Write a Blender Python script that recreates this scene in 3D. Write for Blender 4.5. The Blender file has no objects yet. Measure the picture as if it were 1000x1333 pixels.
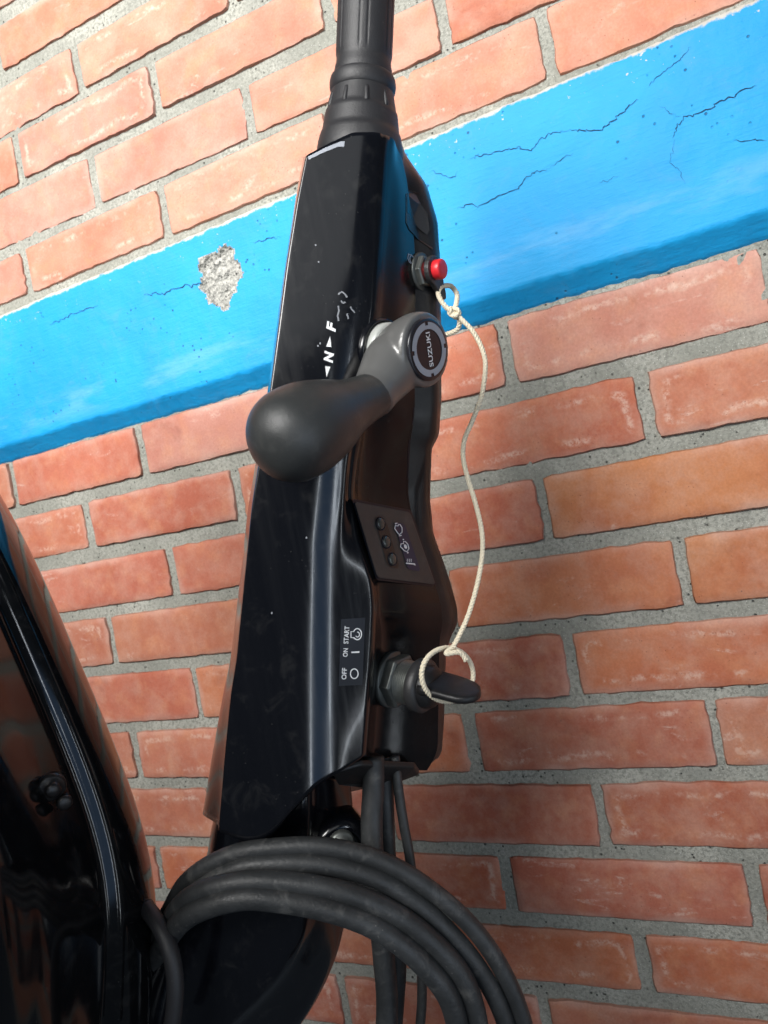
import bpy, bmesh, math, random
import numpy as np
from mathutils import Vector, Matrix, noise

scene = bpy.context.scene
COL = scene.collection
random.seed(7)
rng = np.random.default_rng(7)

# ------------------------------------------------------------------ camera
# wall coordinates: u to the right, v down, w into the wall  ->  world (u, w, -v), metres
FPX = 999.55
RM = np.array([[0.88779, 0.185172, 0.421354], [-0.171591, 0.982656, -0.070306], [-0.427065, -0.009884, 0.904167]])
TV = np.array([0.1338, -0.2000, 0.8214])
W2W = np.array([[1, 0, 0], [0, 0, 1], [0, -1, 0]], float)
CAMP = W2W @ (-RM.T @ TV)
AX = [W2W @ RM.T @ e for e in np.eye(3)]        # camera right, down, forward in world
cam_d = bpy.data.cameras.new('camera')
cam = bpy.data.objects.new('camera', cam_d); COL.objects.link(cam)
cam_d.sensor_fit = 'AUTO'; cam_d.sensor_width = 36; cam_d.lens = FPX / 1333 * 36
cam_d.clip_start = 0.02; cam_d.clip_end = 100
M = Matrix.Identity(4)
for i in range(3):
    M[i][0] = AX[0][i]; M[i][1] = -AX[1][i]; M[i][2] = -AX[2][i]; M[i][3] = CAMP[i]
cam.matrix_world = M
scene.camera = cam
cam_d.dof.use_dof = True; cam_d.dof.focus_distance = 0.62; cam_d.dof.aperture_fstop = 12.0

# ------------------------------------------------------------------ light
world = bpy.data.worlds.new('World'); scene.world = world; world.use_nodes = True
bgn = world.node_tree.nodes['Background']
bgn.inputs[0].default_value = (0.62, 0.75, 0.90, 1); bgn.inputs[1].default_value = 0.07

def area(name, loc, aim, sx, sy, power, col):
    d = bpy.data.lights.new(name, 'AREA'); d.shape = 'RECTANGLE'; d.size = sx; d.size_y = sy
    d.energy = power; d.color = col
    o = bpy.data.objects.new(name, d); COL.objects.link(o); o.location = loc
    o.rotation_euler = (Vector(aim) - Vector(loc)).to_track_quat('-Z', 'Y').to_euler()
    return o
key_lamp = area('skylight_opening', (-0.65, -2.05, 1.15), (-0.45, 0.0, 0.50), 1.8, 1.2, 33, (1.0, 0.985, 0.96))  # added key lamp, no such opening known; brightens the upper wall
key_lamp.data.spread = math.radians(58)
# daylight through the unseen open side behind the photographer: tall gaps and the yard
def seen(az, el, dist):     # a spot as mirrored in the handle: degrees to the right of / above straight back
    a, e = math.radians(az), math.radians(el)
    d = AX[0] * math.sin(a) * math.cos(e) - AX[1] * math.sin(e) - AX[2] * math.cos(a) * math.cos(e)
    return H0 + d * dist
H0 = CAMP + AX[2] * 0.52
area('open_side_high', seen(-4, 25, 3.0), H0, 2.6, 1.1, 9, (0.95, 0.98, 1.0))  # fill lamp added behind the camera to grey the cover's upper reflection
area('open_side_gap', seen(12, -9, 3.0), H0, 0.07, 2.0, 9, (0.86, 0.93, 1.0))
area('open_side_gap', seen(40, -9, 3.0), H0, 0.07, 2.0, 9, (0.86, 0.93, 1.0))
area('open_side_gap', seen(61, -9, 2.6), H0, 0.06, 2.0, 6, (0.86, 0.93, 1.0))
area('open_side_yard', seen(27, -9, 3.3), H0, 1.7, 2.0, 9, (0.36, 0.60, 1.0))

vs = scene.view_settings
vs.view_transform = 'Standard'; vs.look = 'None'; vs.exposure = -0.2; vs.gamma = 1.0; vs.use_curve_mapping = False
scene.cycles.use_denoising = True
scene.cycles.max_bounces = 8

# ------------------------------------------------------------------ node helper
class NT:
    def __init__(s, name):
        s.mat = bpy.data.materials.new(name); s.mat.use_nodes = True
        s.t = s.mat.node_tree; s.b = s.t.nodes['Principled BSDF']
    def put(s, sock, v):
        if v is None: return
        if isinstance(v, bpy.types.NodeSocket): s.t.links.new(v, sock)
        else: sock.default_value = v
    def n(s, ty, out=0, ins=None, **kw):
        nd = s.t.nodes.new(ty)
        for k, v in kw.items(): setattr(nd, k, v)
        for k, v in (ins or {}).items(): s.put(nd.inputs[k], v)
        return nd.outputs[out]
    def m(s, op, a, b=None, c=None, clamp=False):
        nd = s.t.nodes.new('ShaderNodeMath'); nd.operation = op; nd.use_clamp = clamp
        for i, v in enumerate((a, b, c)): s.put(nd.inputs[i], v)
        return nd.outputs[0]
    def vm(s, op, a, b=None):
        nd = s.t.nodes.new('ShaderNodeVectorMath'); nd.operation = op
        s.put(nd.inputs[0], a); s.put(nd.inputs[1], b)
        return nd.outputs[0]
    def noise(s, vec, scale, detail=4, rough=.55, dist=0, out=0):
        return s.n('ShaderNodeTexNoise', out, {'Vector': vec, 'Scale': scale, 'Detail': detail, 'Roughness': rough, 'Distortion': dist})
    def vor(s, vec, scale, out=0, feature='F1', rnd=1.0):
        return s.n('ShaderNodeTexVoronoi', out, {'Vector': vec, 'Scale': scale, 'Randomness': rnd}, feature=feature)
    def map(s, v, a, b, c=0.0, d=1.0, smooth=True):
        return s.n('ShaderNodeMapRange', 0, {0: v, 1: a, 2: b, 3: c, 4: d}, interpolation_type='SMOOTHSTEP' if smooth else 'LINEAR')
    def mix(s, fac, a, b, mode='MIX'):
        nd = s.t.nodes.new('ShaderNodeMix'); nd.data_type = 'RGBA'; nd.blend_type = mode
        s.put(nd.inputs[0], fac)
        for i, v in ((6, a), (7, b)):
            if isinstance(v, tuple) and len(v) == 3: v = v + (1,)
            s.put(nd.inputs[i], v)
        return nd.outputs[2]
    def bump(s, h, strength, dist, normal=None):
        return s.n('ShaderNodeBump', 0, {'Height': h, 'Strength': strength, 'Distance': dist, 'Normal': normal})
    def set(s, **kw):
        for k, v in kw.items():
            if isinstance(v, tuple) and len(v) == 3: v = v + (1,)
            s.put(s.b.inputs[k.replace('_', ' ')], v)
        return s.mat

def mat_brick():
    s = NT('fired_brick')
    tc = s.t.nodes.new('ShaderNodeTexCoord').outputs['Object']
    oi = s.t.nodes.new('ShaderNodeObjectInfo'); rnd = oi.outputs['Random']; ocol = oi.outputs['Color']
    p = s.vm('MULTIPLY', tc, (0.24, 1.0, 0.065))
    off = s.n('ShaderNodeCombineXYZ', 0, {0: s.m('MULTIPLY', rnd, 37.0), 1: s.m('MULTIPLY', rnd, 91.0), 2: s.m('MULTIPLY', rnd, 53.0)})
    P = s.vm('ADD', p, off)
    sep = s.t.nodes.new('ShaderNodeSeparateXYZ'); s.t.links.new(tc, sep.inputs[0])
    dx = s.m('MULTIPLY', s.m('SUBTRACT', 0.5, s.m('ABSOLUTE', sep.outputs[0])), 0.24)
    dz = s.m('MULTIPLY', s.m('SUBTRACT', 0.5, s.m('ABSOLUTE', sep.outputs[2])), 0.065)
    dm = s.m('SMOOTH_MIN', dx, dz, 0.012)
    big = s.noise(P, 9, 3); mid = s.noise(P, 38, 5, .6); fine = s.noise(P, 420, 3, .6)
    wob = s.m('MULTIPLY', s.m('SUBTRACT', s.noise(P, 22, 3), .5), 0.022)
    d2 = s.m('ADD', dm, wob)
    # base clay: per-brick tint, blotches, darker fire marks
    c = s.mix(s.map(big, .35, .68), ocol, s.mix(.5, ocol, (0.30, 0.075, 0.045)))
    c = s.mix(s.m('MULTIPLY', s.map(mid, .45, .72), .35), c, (0.52, 0.24, 0.13))
    c = s.mix(s.m('MULTIPLY', s.map(s.noise(P, 16, 4, .6, .4), .60, .76), .45), c, (0.20, 0.065, 0.045))
    # lime bloom: towards the arrises, as a wandering tide line and as thin smears
    edge = s.m('MULTIPLY', s.map(d2, .011, -.004), s.map(s.noise(P, 12, 3), .35, .62))
    c = s.mix(s.m('MULTIPLY', edge, .45), c, (0.55, 0.40, 0.34))
    ring = s.map(s.m('ABSOLUTE', s.m('SUBTRACT', d2, .0125)), .0060, .0002)
    ring = s.m('MULTIPLY', ring, s.m('MULTIPLY', s.map(s.noise(P, 26, 4, .65), .46, .60), s.map(s.m('FRACT', s.m('MULTIPLY', rnd, 7.3)), .35, .55)))
    c = s.mix(s.m('MULTIPLY', s.m('MULTIPLY', ring, s.map(s.noise(P, 200, 4, .7), .36, .6)), .48), c, (0.66, 0.52, 0.43))
    sm = s.noise(s.vm('MULTIPLY', P, (1.0, 1.0, 3.2)), 20, 6, .62, .8)
    smear = s.m('MULTIPLY', s.map(sm, .585, .70), s.map(s.noise(P, 11, 2), .45, .6))
    c = s.mix(s.m('MULTIPLY', s.m('MULTIPLY', smear, s.map(s.noise(P, 240, 4, .7), .35, .62)), .46), c, (0.62, 0.50, 0.43))
    # grime specks and thin scuffs
    sp = s.map(s.vor(P, 95), .10, .04)
    sp = s.m('MULTIPLY', sp, s.map(s.noise(P, 60, 2), .56, .66))
    c = s.mix(s.m('MULTIPLY', sp, .7), c, (0.06, 0.04, 0.035))
    dustm = s.m('MULTIPLY', s.map(s.noise(P, 30, 6, .72), .38, .72), .30)
    c = s.mix(dustm, c, (0.50, 0.34, 0.27))
    pits = s.m('MULTIPLY', s.map(s.vor(P, 210), .17, .07), s.map(s.noise(P, 34, 3), .50, .62))
    c = s.mix(s.m('MULTIPLY', pits, .55), c, (0.12, 0.05, 0.035))
    c = s.mix(.22, c, s.n('ShaderNodeValToRGB', 0, {0: fine}), 'OVERLAY')
    h = s.m('ADD', s.m('MULTIPLY', mid, .55), s.m('ADD', s.m('MULTIPLY', fine, .10), s.m('MULTIPLY', s.noise(P, 120, 4), .22)))
    h = s.m('SUBTRACT', h, s.m('MULTIPLY', s.m('MAXIMUM', sp, pits), .35))
    return s.set(Base_Color=c, Roughness=s.map(mid, .3, .7, .76, .92), Specular_IOR_Level=.22, Normal=s.bump(h, .5, .0018))

def mat_mortar():
    s = NT('cement_mortar')
    P = s.t.nodes.new('ShaderNodeTexCoord').outputs['Object']
    a = s.noise(P, 14, 5, .6); b = s.noise(P, 260, 4, .7); g = s.vor(P, 520)
    c = s.mix(s.map(a, .3, .7), (0.25, 0.25, 0.22), (0.38, 0.375, 0.33))
    c = s.mix(s.m('MULTIPLY', s.map(s.noise(P, 5, 3), .42, .62), .5), c, (0.20, 0.205, 0.175))
    c = s.mix(s.map(b, .42, .66), c, (0.19, 0.19, 0.165))
    c = s.mix(s.m('MULTIPLY', s.map(s.vor(P, 330), .22, .05), .6), c, (0.58, 0.57, 0.53))
    pit = s.m('MULTIPLY', s.map(s.vor(P, 150), .24, .13), s.map(s.noise(P, 75, 2), .52, .60))
    c = s.mix(s.m('MULTIPLY', pit, .9), c, (0.05, 0.05, 0.045))
    h = s.m('SUBTRACT', s.m('ADD', s.m('MULTIPLY', b, .6), s.m('MULTIPLY', g, .25)), s.m('MULTIPLY', pit, .9))
    return s.set(Base_Color=c, Roughness=.92, Specular_IOR_Level=.2, Normal=s.bump(h, .8, .003))

def mat_blue():
    s = NT('blue_wall_paint')
    P = s.t.nodes.new('ShaderNodeTexCoord').outputs['Object']
    sep = s.t.nodes.new('ShaderNodeSeparateXYZ'); s.t.links.new(P, sep.inputs[0])
    a = s.noise(P, 7, 4); b = s.noise(P, 130, 5, .6); f = s.noise(P, 700, 2)
    c = s.mix(s.map(a, .35, .65), (0.002, 0.245, 0.54), (0.003, 0.28, 0.60))
    # brush-thin pale wear along the lower third, and paint missing at the ragged top
    st = s.noise(s.vm('MULTIPLY', P, (1.0, 1.0, 4.0)), 9, 5, .6)
    low = s.m('MULTIPLY', s.map(s.m('ABSOLUTE', s.m('SUBTRACT', sep.outputs[2], .062)), .032, .004), s.map(st, .46, .66))
    c = s.mix(s.m('MULTIPLY', low, .20), c, (0.28, 0.46, 0.66))
    pit = s.m('MULTIPLY', s.map(s.vor(P, 115), .20, .10), s.map(s.noise(P, 26, 3), .56, .64))
    c = s.mix(s.m('MULTIPLY', pit, .8), c, (0.006, 0.045, 0.11))
    top = s.m('ADD', sep.outputs[2], s.m('MULTIPLY', s.m('SUBTRACT', s.noise(P, 75, 5, .7), .5), .016))
    bare = s.map(top, .2105, .2140)
    fl = s.m('MULTIPLY', s.map(s.noise(P, 170, 4, .7), .66, .70), s.map(sep.outputs[2], .175, .205))
    bare = s.m('MAXIMUM', bare, fl)
    c = s.mix(bare, c, s.mix(b, (0.36, 0.35, 0.31), (0.52, 0.50, 0.45)))
    h = s.m('ADD', s.m('MULTIPLY', b, .5), s.m('ADD', s.m('MULTIPLY', f, .06), s.m('MULTIPLY', s.noise(P, 45, 3), .5)))
    h = s.m('ADD', h, s.m('MULTIPLY', s.noise(s.vm('MULTIPLY', P, (1.0, 1.0, 7.0)), 40, 4, .6), .5))
    h = s.m('SUBTRACT', h, s.m('MULTIPLY', pit, .7))
    c2 = s.m('MULTIPLY', s.map(s.noise(P, 24, 6, .75, .6), .50, .75), .22)
    c = s.mix(c2, c, (0.10, 0.24, 0.40))
    return s.set(Base_Color=c, Roughness=.62, Specular_IOR_Level=.35, Normal=s.bump(h, .5, .0025))

def mat_concrete():
    s = NT('bare_concrete')
    P = s.t.nodes.new('ShaderNodeTexCoord').outputs['Object']
    b = s.noise(P, 190, 5, .75); v = s.vor(P, 210)
    c = s.mix(s.map(b, .40, .60), (0.50, 0.49, 0.45), (0.27, 0.27, 0.25))
    c = s.mix(s.map(s.noise(P, 330, 3), .60, .68), c, (0.05, 0.05, 0.05))
    return s.set(Base_Color=c, Roughness=.95, Specular_IOR_Level=.2, Normal=s.bump(s.m('ADD', b, v), .9, .004))

def mat_plain(name, col, rough, metal=0.0, spec=.5, bump=0.0, bscale=300, var=0.0, coat=0.0, dust=0.0, rvar=0.0):
    s = NT(name)
    P = s.t.nodes.new('ShaderNodeTexCoord').outputs['Object']
    c = tuple(col)
    n1 = s.noise(P, 38, 5, .6)
    if var: c = s.mix(s.m('MULTIPLY', s.map(n1, .35, .7), var), c, tuple(min(1, v * 1.9 + .012) for v in col))
    if dust:
        g = s.m('MULTIPLY', s.map(s.noise(P, 55, 6, .7, .5), .52, .72), dust)
        sp = s.m('MULTIPLY', s.map(s.vor(P, 260), .13, .06), s.m('MULTIPLY', s.map(s.noise(P, 40, 2), .55, .62), dust * 3.0))
        g = s.m('MAXIMUM', g, s.m('MINIMUM', sp, .6))
        c = s.mix(g, c, (0.32, 0.31, 0.29))
    r = rough
    if rvar: r = s.map(s.noise(P, 60, 6, .7), .3, .7, max(.02, rough - rvar), rough + rvar)
    kw = dict(Base_Color=c, Roughness=r, Metallic=metal, Specular_IOR_Level=spec, Coat_Weight=coat, Coat_Roughness=.04)
    if bump: kw['Normal'] = s.bump(s.noise(P, bscale, 3, .6), bump, .0006)
    return s.set(**kw)

MB = mat_brick(); MM = mat_mortar(); MBL = mat_blue(); MC = mat_concrete()
def streaky(mat):
    t = mat.node_tree; b = t.nodes['Principled BSDF']
    s_ = NT.__new__(NT); s_.mat = mat; s_.t = t; s_.b = b
    P = t.nodes.new('ShaderNodeTexCoord').outputs['Object']
    n = s_.noise(s_.vm('MULTIPLY', P, (95.0, 95.0, 5.0)), 1.0, 5, .65, .2)
    t.links.new(s_.map(n, .35, .72, .13, .22), b.inputs['Roughness'])
    return mat
M_GLOSS = mat_plain('gloss_black_paint', (0.0035, 0.004, 0.006), .15, spec=.5, dust=.03, rvar=.015, coat=.15)
streaky(M_GLOSS)
M_COWL = mat_plain('cowling_gloss_black', (0.004, 0.0042, 0.005), .095, spec=.5, dust=.04, rvar=.03, coat=0.0)
M_SIDE = mat_plain('semi_gloss_black_plastic', (0.006, 0.0058, 0.0065), .20, spec=.34, bump=.10, bscale=700, dust=.03, rvar=.05)
M_SATIN = mat_plain('satin_black_plastic', (0.012, 0.011, 0.011), .34, bump=.25, bscale=900, dust=.03, rvar=.06)
M_MATT = mat_plain('moulded_black_plastic', (0.026, 0.026, 0.027), .42, bump=.35, bscale=1400, dust=.05, rvar=.06)
M_KNOB = mat_plain('worn_grey_black_plastic', (0.032, 0.034, 0.034), .40, bump=.35, bscale=1400, dust=.06, rvar=.07)
M_RUB = mat_plain('grip_rubber', (0.017, 0.017, 0.019), .52, bump=.35, bscale=1100, dust=.06)
M_CAB = mat_plain('cable_rubber', (0.019, 0.0205, 0.0215), .52, bump=.5, bscale=500, var=.5, dust=.16, rvar=.1)
M_SIL = mat_plain('silver_grey_plastic', (0.150, 0.150, 0.146), .34, metal=.35, bump=.12, bscale=1200, rvar=.05)
M_PALE = mat_plain('pale_metal', (0.55, 0.57, 0.54), .35, metal=.3)
M_NUT = mat_plain('dull_steel', (0.17, 0.18, 0.17), .42, metal=.8, var=.4, dust=.1, rvar=.12)
M_DKNUT = mat_plain('blackened_steel', (0.085, 0.092, 0.088), .42, metal=.6, var=.5, dust=.1, rvar=.12)
M_KEY = mat_plain('dark_key_plastic', (0.010, 0.010, 0.011), .38, spec=.4, bump=.3, bscale=1400, dust=.04)
M_RED = mat_plain('red_plastic', (0.62, 0.02, 0.028), .38)
M_CORD = mat_plain('braided_cord', (0.74, 0.66, 0.50), .85, var=.0, bump=.6, bscale=1500, dust=.10)
M_WHITE = mat_plain('white_print', (0.78, 0.79, 0.80), .5)
M_GPRINT = mat_plain('grey_print', (0.30, 0.32, 0.36), .5)
M_LABEL = mat_plain('black_sticker', (0.008, 0.010, 0.016), .30, spec=.3)
M_BLUEGL = mat_plain('dark_blue_film', (0.006, 0.016, 0.05), .28)
M_BADGE = mat_plain('badge_black', (0.014, 0.014, 0.018), .25)
M_LENS = mat_plain('smoked_lens', (0.05, 0.055, 0.05), .12)
M_CRACK = mat_plain('crack_shadow', (0.008, 0.035, 0.07), .95)  # dark flat strips for the cracks in the band
M_SCUFF = mat_plain('scuff_mark', (0.23, 0.24, 0.26), .7)

# ------------------------------------------------------------------ object helpers
def root(name, loc, label, cat, kind=None):
    o = bpy.data.objects.new(name, None); COL.objects.link(o); o.location = loc; o.empty_display_size = .02
    o['label'] = label; o['category'] = cat
    return o
def base_of(o):
    while o.parent: o = o.parent
    return np.array(o.location)
def mesh(name, verts, faces, mat, parent=None, smooth=True, auto=None):
    V = np.asarray(verts, float)
    if parent is not None: V = V - base_of(parent)
    me = bpy.data.meshes.new(name); me.from_pydata(V.tolist(), [], [list(f) for f in faces]); me.materials.append(mat)
    bm = bmesh.new(); bm.from_mesh(me); bmesh.ops.recalc_face_normals(bm, faces=bm.faces); bm.to_mesh(me); bm.free()
    me.polygons.foreach_set('use_smooth', [smooth] * len(me.polygons))
    if smooth and auto: 
        try: me.set_sharp_from_angle(angle=math.radians(auto))
        except Exception: pass
    o = bpy.data.objects.new(name, me); COL.objects.link(o); o.parent = parent
    return o

D0 = 0.52; K = D0 / FPX
def H(px, py, z=0.0):
    """point seen at picture position (px,py), z scaled-millimetre units behind the handle's front"""
    d = D0 * (1 + z / FPX)
    return CAMP + AX[0] * ((px - 500) / FPX * d) + AX[1] * ((py - 666.5) / FPX * d) + AX[2] * d
def HD(dx, dy, dz):
    v = AX[0] * dx + AX[1] * dy + AX[2] * dz
    return v / np.linalg.norm(v)
def onwall(px, py, w=0.0):
    r = AX[0] * ((px - 500) / FPX) + AX[1] * ((py - 666.5) / FPX) + AX[2]
    return CAMP + r * ((w - CAMP[1]) / r[1])

def basis(a):
    a = a / np.linalg.norm(a)
    h = np.array([0, 0, 1.0]) if abs(a[2]) < .9 else np.array([1.0, 0, 0])
    x = np.cross(h, a); x /= np.linalg.norm(x)
    return a, x, np.cross(a, x)
def grid_faces(n, m, close_m=False, off=0):
    F = []
    for i in range(n - 1):
        for j in range(m if close_m else m - 1):
            F.append((off + i * m + j, off + i * m + (j + 1) % m, off + (i + 1) * m + (j + 1) % m, off + (i + 1) * m + j))
    return F
def lathe(A, axis, prof, seg=48, mod=None, xdir=None):
    """prof: (distance along axis in metres, radius in metres)"""
    a, x, y = basis(np.asarray(axis, float))
    if xdir is not None:
        x = np.asarray(xdir, float) - a * np.dot(xdir, a); x /= np.linalg.norm(x); y = np.cross(a, x)
    V = []
    for t, r in prof:
        for k in range(seg):
            th = 2 * math.pi * k / seg
            rr = r * (mod(th, t) if mod else 1)
            V.append(A + a * t + (x * math.cos(th) + y * math.sin(th)) * rr)
    n = len(prof); F = grid_faces(n, seg, True)
    V.append(A + a * prof[0][0]); V.append(A + a * prof[-1][0])
    F += [(len(V) - 2, (k + 1) % seg, k) for k in range(seg)]
    o = (n - 1) * seg
    F += [(len(V) - 1, o + k, o + (k + 1) % seg) for k in range(seg)]
    return V, F
def smoothprof(pts, n=40):
    return [tuple(p) for p in crom(np.array(pts, float), n)]
def crom(P, n):
    P = np.asarray(P, float)
    Q = np.vstack([2 * P[0] - P[1], P, 2 * P[-1] - P[-2]])
    d = np.r_[0, np.cumsum(np.linalg.norm(np.diff(P, axis=0), axis=1))]
    out = []
    for s in np.linspace(0, d[-1], n):
        i = min(max(np.searchsorted(d, s, 'right') - 1, 0), len(P) - 2)
        t = (s - d[i]) / max(d[i + 1] - d[i], 1e-12)
        a, b, c, e = Q[i], Q[i + 1], Q[i + 2], Q[i + 3]
        out.append(.5 * (2 * b + (c - a) * t + (2 * a - 5 * b + 4 * c - e) * t * t + (3 * b - a - 3 * c + e) * t ** 3))
    return np.array(out)
def frames(P):
    T = np.gradient(P, axis=0); T /= np.linalg.norm(T, axis=1)[:, None]
    _, x, _ = basis(T[0]); X = []
    for t in T:
        x = x - t * np.dot(x, t); x /= np.linalg.norm(x); X.append(x.copy())
    X = np.array(X); return T, X, np.cross(T, X)
def tube(P, r, seg=16, cap=True):
    T, X, Y = frames(P); n = len(P); r = np.broadcast_to(r, (n,))
    th = np.linspace(0, 2 * math.pi, seg, endpoint=False)
    V = (P[:, None] + (X[:, None] * np.cos(th)[None, :, None] + Y[:, None] * np.sin(th)[None, :, None]) * r[:, None, None]).reshape(-1, 3)
    F = grid_faces(n, seg, True)
    if cap: F += [tuple(range(seg))[::-1], tuple(range((n - 1) * seg, n * seg))]
    return V, F
def rope(P, r, pitch, strands=3, seg=8):
    T, X, Y = frames(P); L = np.r_[0, np.cumsum(np.linalg.norm(np.diff(P, axis=0), axis=1))]
    V = []; F = []
    for k in range(strands):
        a = 2 * math.pi * (L / pitch + k / strands)
        Q = P + (X * np.cos(a)[:, None] + Y * np.sin(a)[:, None]) * r * .50
        v, f = tube(Q, r * .60, seg); F += [tuple(i + len(V) for i in q) for q in f]; V += list(v)
    return V, F
def joinvf(*vf):
    V = []; F = []
    for v, f in vf:
        F += [tuple(i + len(V) for i in q) for q in f]; V += list(v)
    return V, F
def prism(poly_bottom, poly_top):
    n = len(poly_bottom); V = list(poly_bottom) + list(poly_top)
    return V, [tuple(range(n))[::-1], tuple(range(n, 2 * n))] + [(i, (i + 1) % n, n + (i + 1) % n, n + i) for i in range(n)]
def bevel(o, w, seg=3):
    b = o.modifiers.new('bevel', 'BEVEL'); b.width = w; b.segments = seg; b.limit_method = 'ANGLE'; b.angle_limit = math.radians(30)
    return o

# ================================================================== THE WALL
wall = root('brick_wall', (0, 0, 0), 'red brick wall with grey mortar joints and a blue painted concrete band', 'wall')
ROWS = {-7: (-.772, .008, -.720, .008), -6: (-.689, .010, -.637, .006), -5: (-.606, .014, -.554, .002), -4: (-.5227, .016, -.4731, -.0045),
        -3: (-.4434, .0253, -.3897, .0096), -2: (-.3617, .0326, -.3076, .0127), -1: (-.2989, -.0021, -.2333, .0085),
        0: (-.0043, .0045, .0622, .0072), 1: (.0837, .0073, .1479, .0112), 2: (.1679, .0064, .2317, .0091),
        3: (.252, .0119, .3166, .0115), 4: (.3361, .013, .4003, .0098), 5: (.4156, .0077, .4797, .0086),
        6: (.4986, .0085, .5619, .0085), 7: (.5806, .0093, .6405, .0127), 8: (.660, .008, .7181, .008),
        9: (.7392, .008, .800, .008), 10: (.821, .008, .883, .008), 11: (.903, .008, .966, .008)}
JT = {-4: {-5: (-.6574, -.6368), -3: (-.3918, -.3776)}, -3: {-4: (-.5362, -.5186), -2: (-.2718, -.2472)},
      -2: {-5: (-.6647, -.6509), -3: (-.3982, -.3838), -1: (-.131, -.117)}, -1: {-4: (-.5718, -.5509), -2: (-.3035, -.2828), 0: (-.0338, -.0179)},
      0: {0: (-.016, .0001), 2: (.2428, .258), -6: (-.7885, -.7754), -4: (-.5345, -.5183)},
      1: {1: (.1127, .1291), -5: (-.6564, -.6385), -3: (-.392, -.376)}, 2: {0: (-.0062, .0065), -4: (-.5208, -.5047)},
      3: {1: (.1189, .1327), -5: (-.6494, -.6361)}, 4: {0: (-.0095, .0056), -4: (-.5147, -.5023)},
      5: {-1: (-.1401, -.1211), 1: (.1214, .1328), -5: (-.6446, -.628)}, 6: {0: (-.0076, .0063)},
      7: {-1: (-.1281, -.1116), 1: (.1266, .1434), -5: (-.6385, -.6247)}, 8: {0: (.005, .0229)}, 9: {-1: (-.113, -.097)}}
ROFF = {-7: -.02, -6: -.018, -5: -.012, -4: -.003, -3: -.012, -2: -.01, -1: -.035, 9: .02, 8: .014, 7: .007, 10: .02, 11: .02}
# orange and dark bricks as seen, the pink tint paints overexposure into upper bricks; key (row, column of its left joint)
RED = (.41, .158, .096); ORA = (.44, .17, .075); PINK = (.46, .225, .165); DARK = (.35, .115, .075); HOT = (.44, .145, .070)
TINT = {(2, 0): ORA, (3, -1): (.43, .155, .078), (3, 1): ORA, (4, 0): (.43, .155, .075), (4, -2): DARK, (4, -4): HOT, (5, -1): DARK, (5, -3): HOT,
        (5, 1): RED, (6, -2): DARK, (6, 0): (.36, .115, .065), (7, -1): DARK, (7, -3): (.35, .10, .055), (7, -5): HOT, (7, 1): DARK, (8, 0): HOT, (8, -2): HOT,
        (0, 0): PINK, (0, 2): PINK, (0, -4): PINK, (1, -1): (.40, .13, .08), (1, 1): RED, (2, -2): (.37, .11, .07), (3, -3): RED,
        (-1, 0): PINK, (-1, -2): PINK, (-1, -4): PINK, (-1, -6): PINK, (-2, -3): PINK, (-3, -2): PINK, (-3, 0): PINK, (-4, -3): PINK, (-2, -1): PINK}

def make_brick_mesh(i):
    """unit brick face (x,z in -.5...5, real depth in y), worn arrises, lifted face"""
    r = random.Random(100 + i); nx, nz = 30, 10
    sx, sz = .24, .065
    sd = r.random() * 50
    xs = np.r_[0, np.linspace(.006, .994, nx - 1), 1]; zs = np.r_[0, np.linspace(.02, .98, nz - 1), 1]
    V = []
    for a in zs:
        for b in xs:
            x, z = b - .5, a - .5
            # ragged outline
            def rag(s, amp): return amp * (noise.noise(Vector((s * 14 + sd, sd, 0))) + .6 * noise.noise(Vector((s * 45 + sd, sd, 3))))
            wx = (abs(x) * 2) ** 10; wz = (abs(z) * 2) ** 6
            X = x * sx + wx * rag(z * .5 + (5 if x > 0 else 0), .0026)
            Z = z * sz + wz * rag(x + (9 if z > 0 else 0), .0019)
            # rounded corners
            cx, cz = sx / 2 - abs(X), sz / 2 - abs(Z); rr = .0055
            if cx < rr and cz < rr:
                dx, dz = rr - cx, rr - cz; k = max(dx, dz) / math.hypot(dx, dz)
                X = math.copysign(sx / 2 - rr + dx * k, X); Z = math.copysign(sz / 2 - rr + dz * k, Z)
            e = min(max(sx / 2 - abs(X), 0), max(sz / 2 - abs(Z), 0))
            rnd = .0018 * max(0, 1 - e / .0028) ** 2
            n = noise.noise(Vector((X * 30 + sd, Z * 30, sd))) * .0009 + noise.noise(Vector((X * 110 + sd, Z * 110, sd))) * .00045
            chip = max(0, noise.noise(Vector((X * 55 + sd, Z * 55, sd + 9))) - .42) * .008 if e < .010 else 0
            V.append((X / sx, -.0027 + rnd + n + chip*.7, Z / sz))
    F = grid_faces(len(zs), len(xs))
    ring = [j for j in range(len(xs))] + [k * len(xs) + len(xs) - 1 for k in range(1, len(zs))] \
        + [(len(zs) - 1) * len(xs) + j for j in range(len(xs) - 2, -1, -1)] + [k * len(xs) for k in range(len(zs) - 2, 0, -1)]
    o = len(V)
    for q in ring: V.append((V[q][0], .03, V[q][2]))
    m = len(ring)
    F += [(ring[k], o + k, o + (k + 1) % m, ring[(k + 1) % m]) for k in range(m)]
    me = bpy.data.meshes.new('brick'); me.from_pydata(V, [], F); me.materials.append(MB)
    bm = bmesh.new(); bm.from_mesh(me); bmesh.ops.recalc_face_normals(bm, faces=bm.faces); bm.to_mesh(me); bm.free()
    me.polygons.foreach_set('use_smooth', [True] * len(me.polygons))
    return me
BRICKS = [make_brick_mesh(i) for i in range(18)]
cnt = 0
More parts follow.
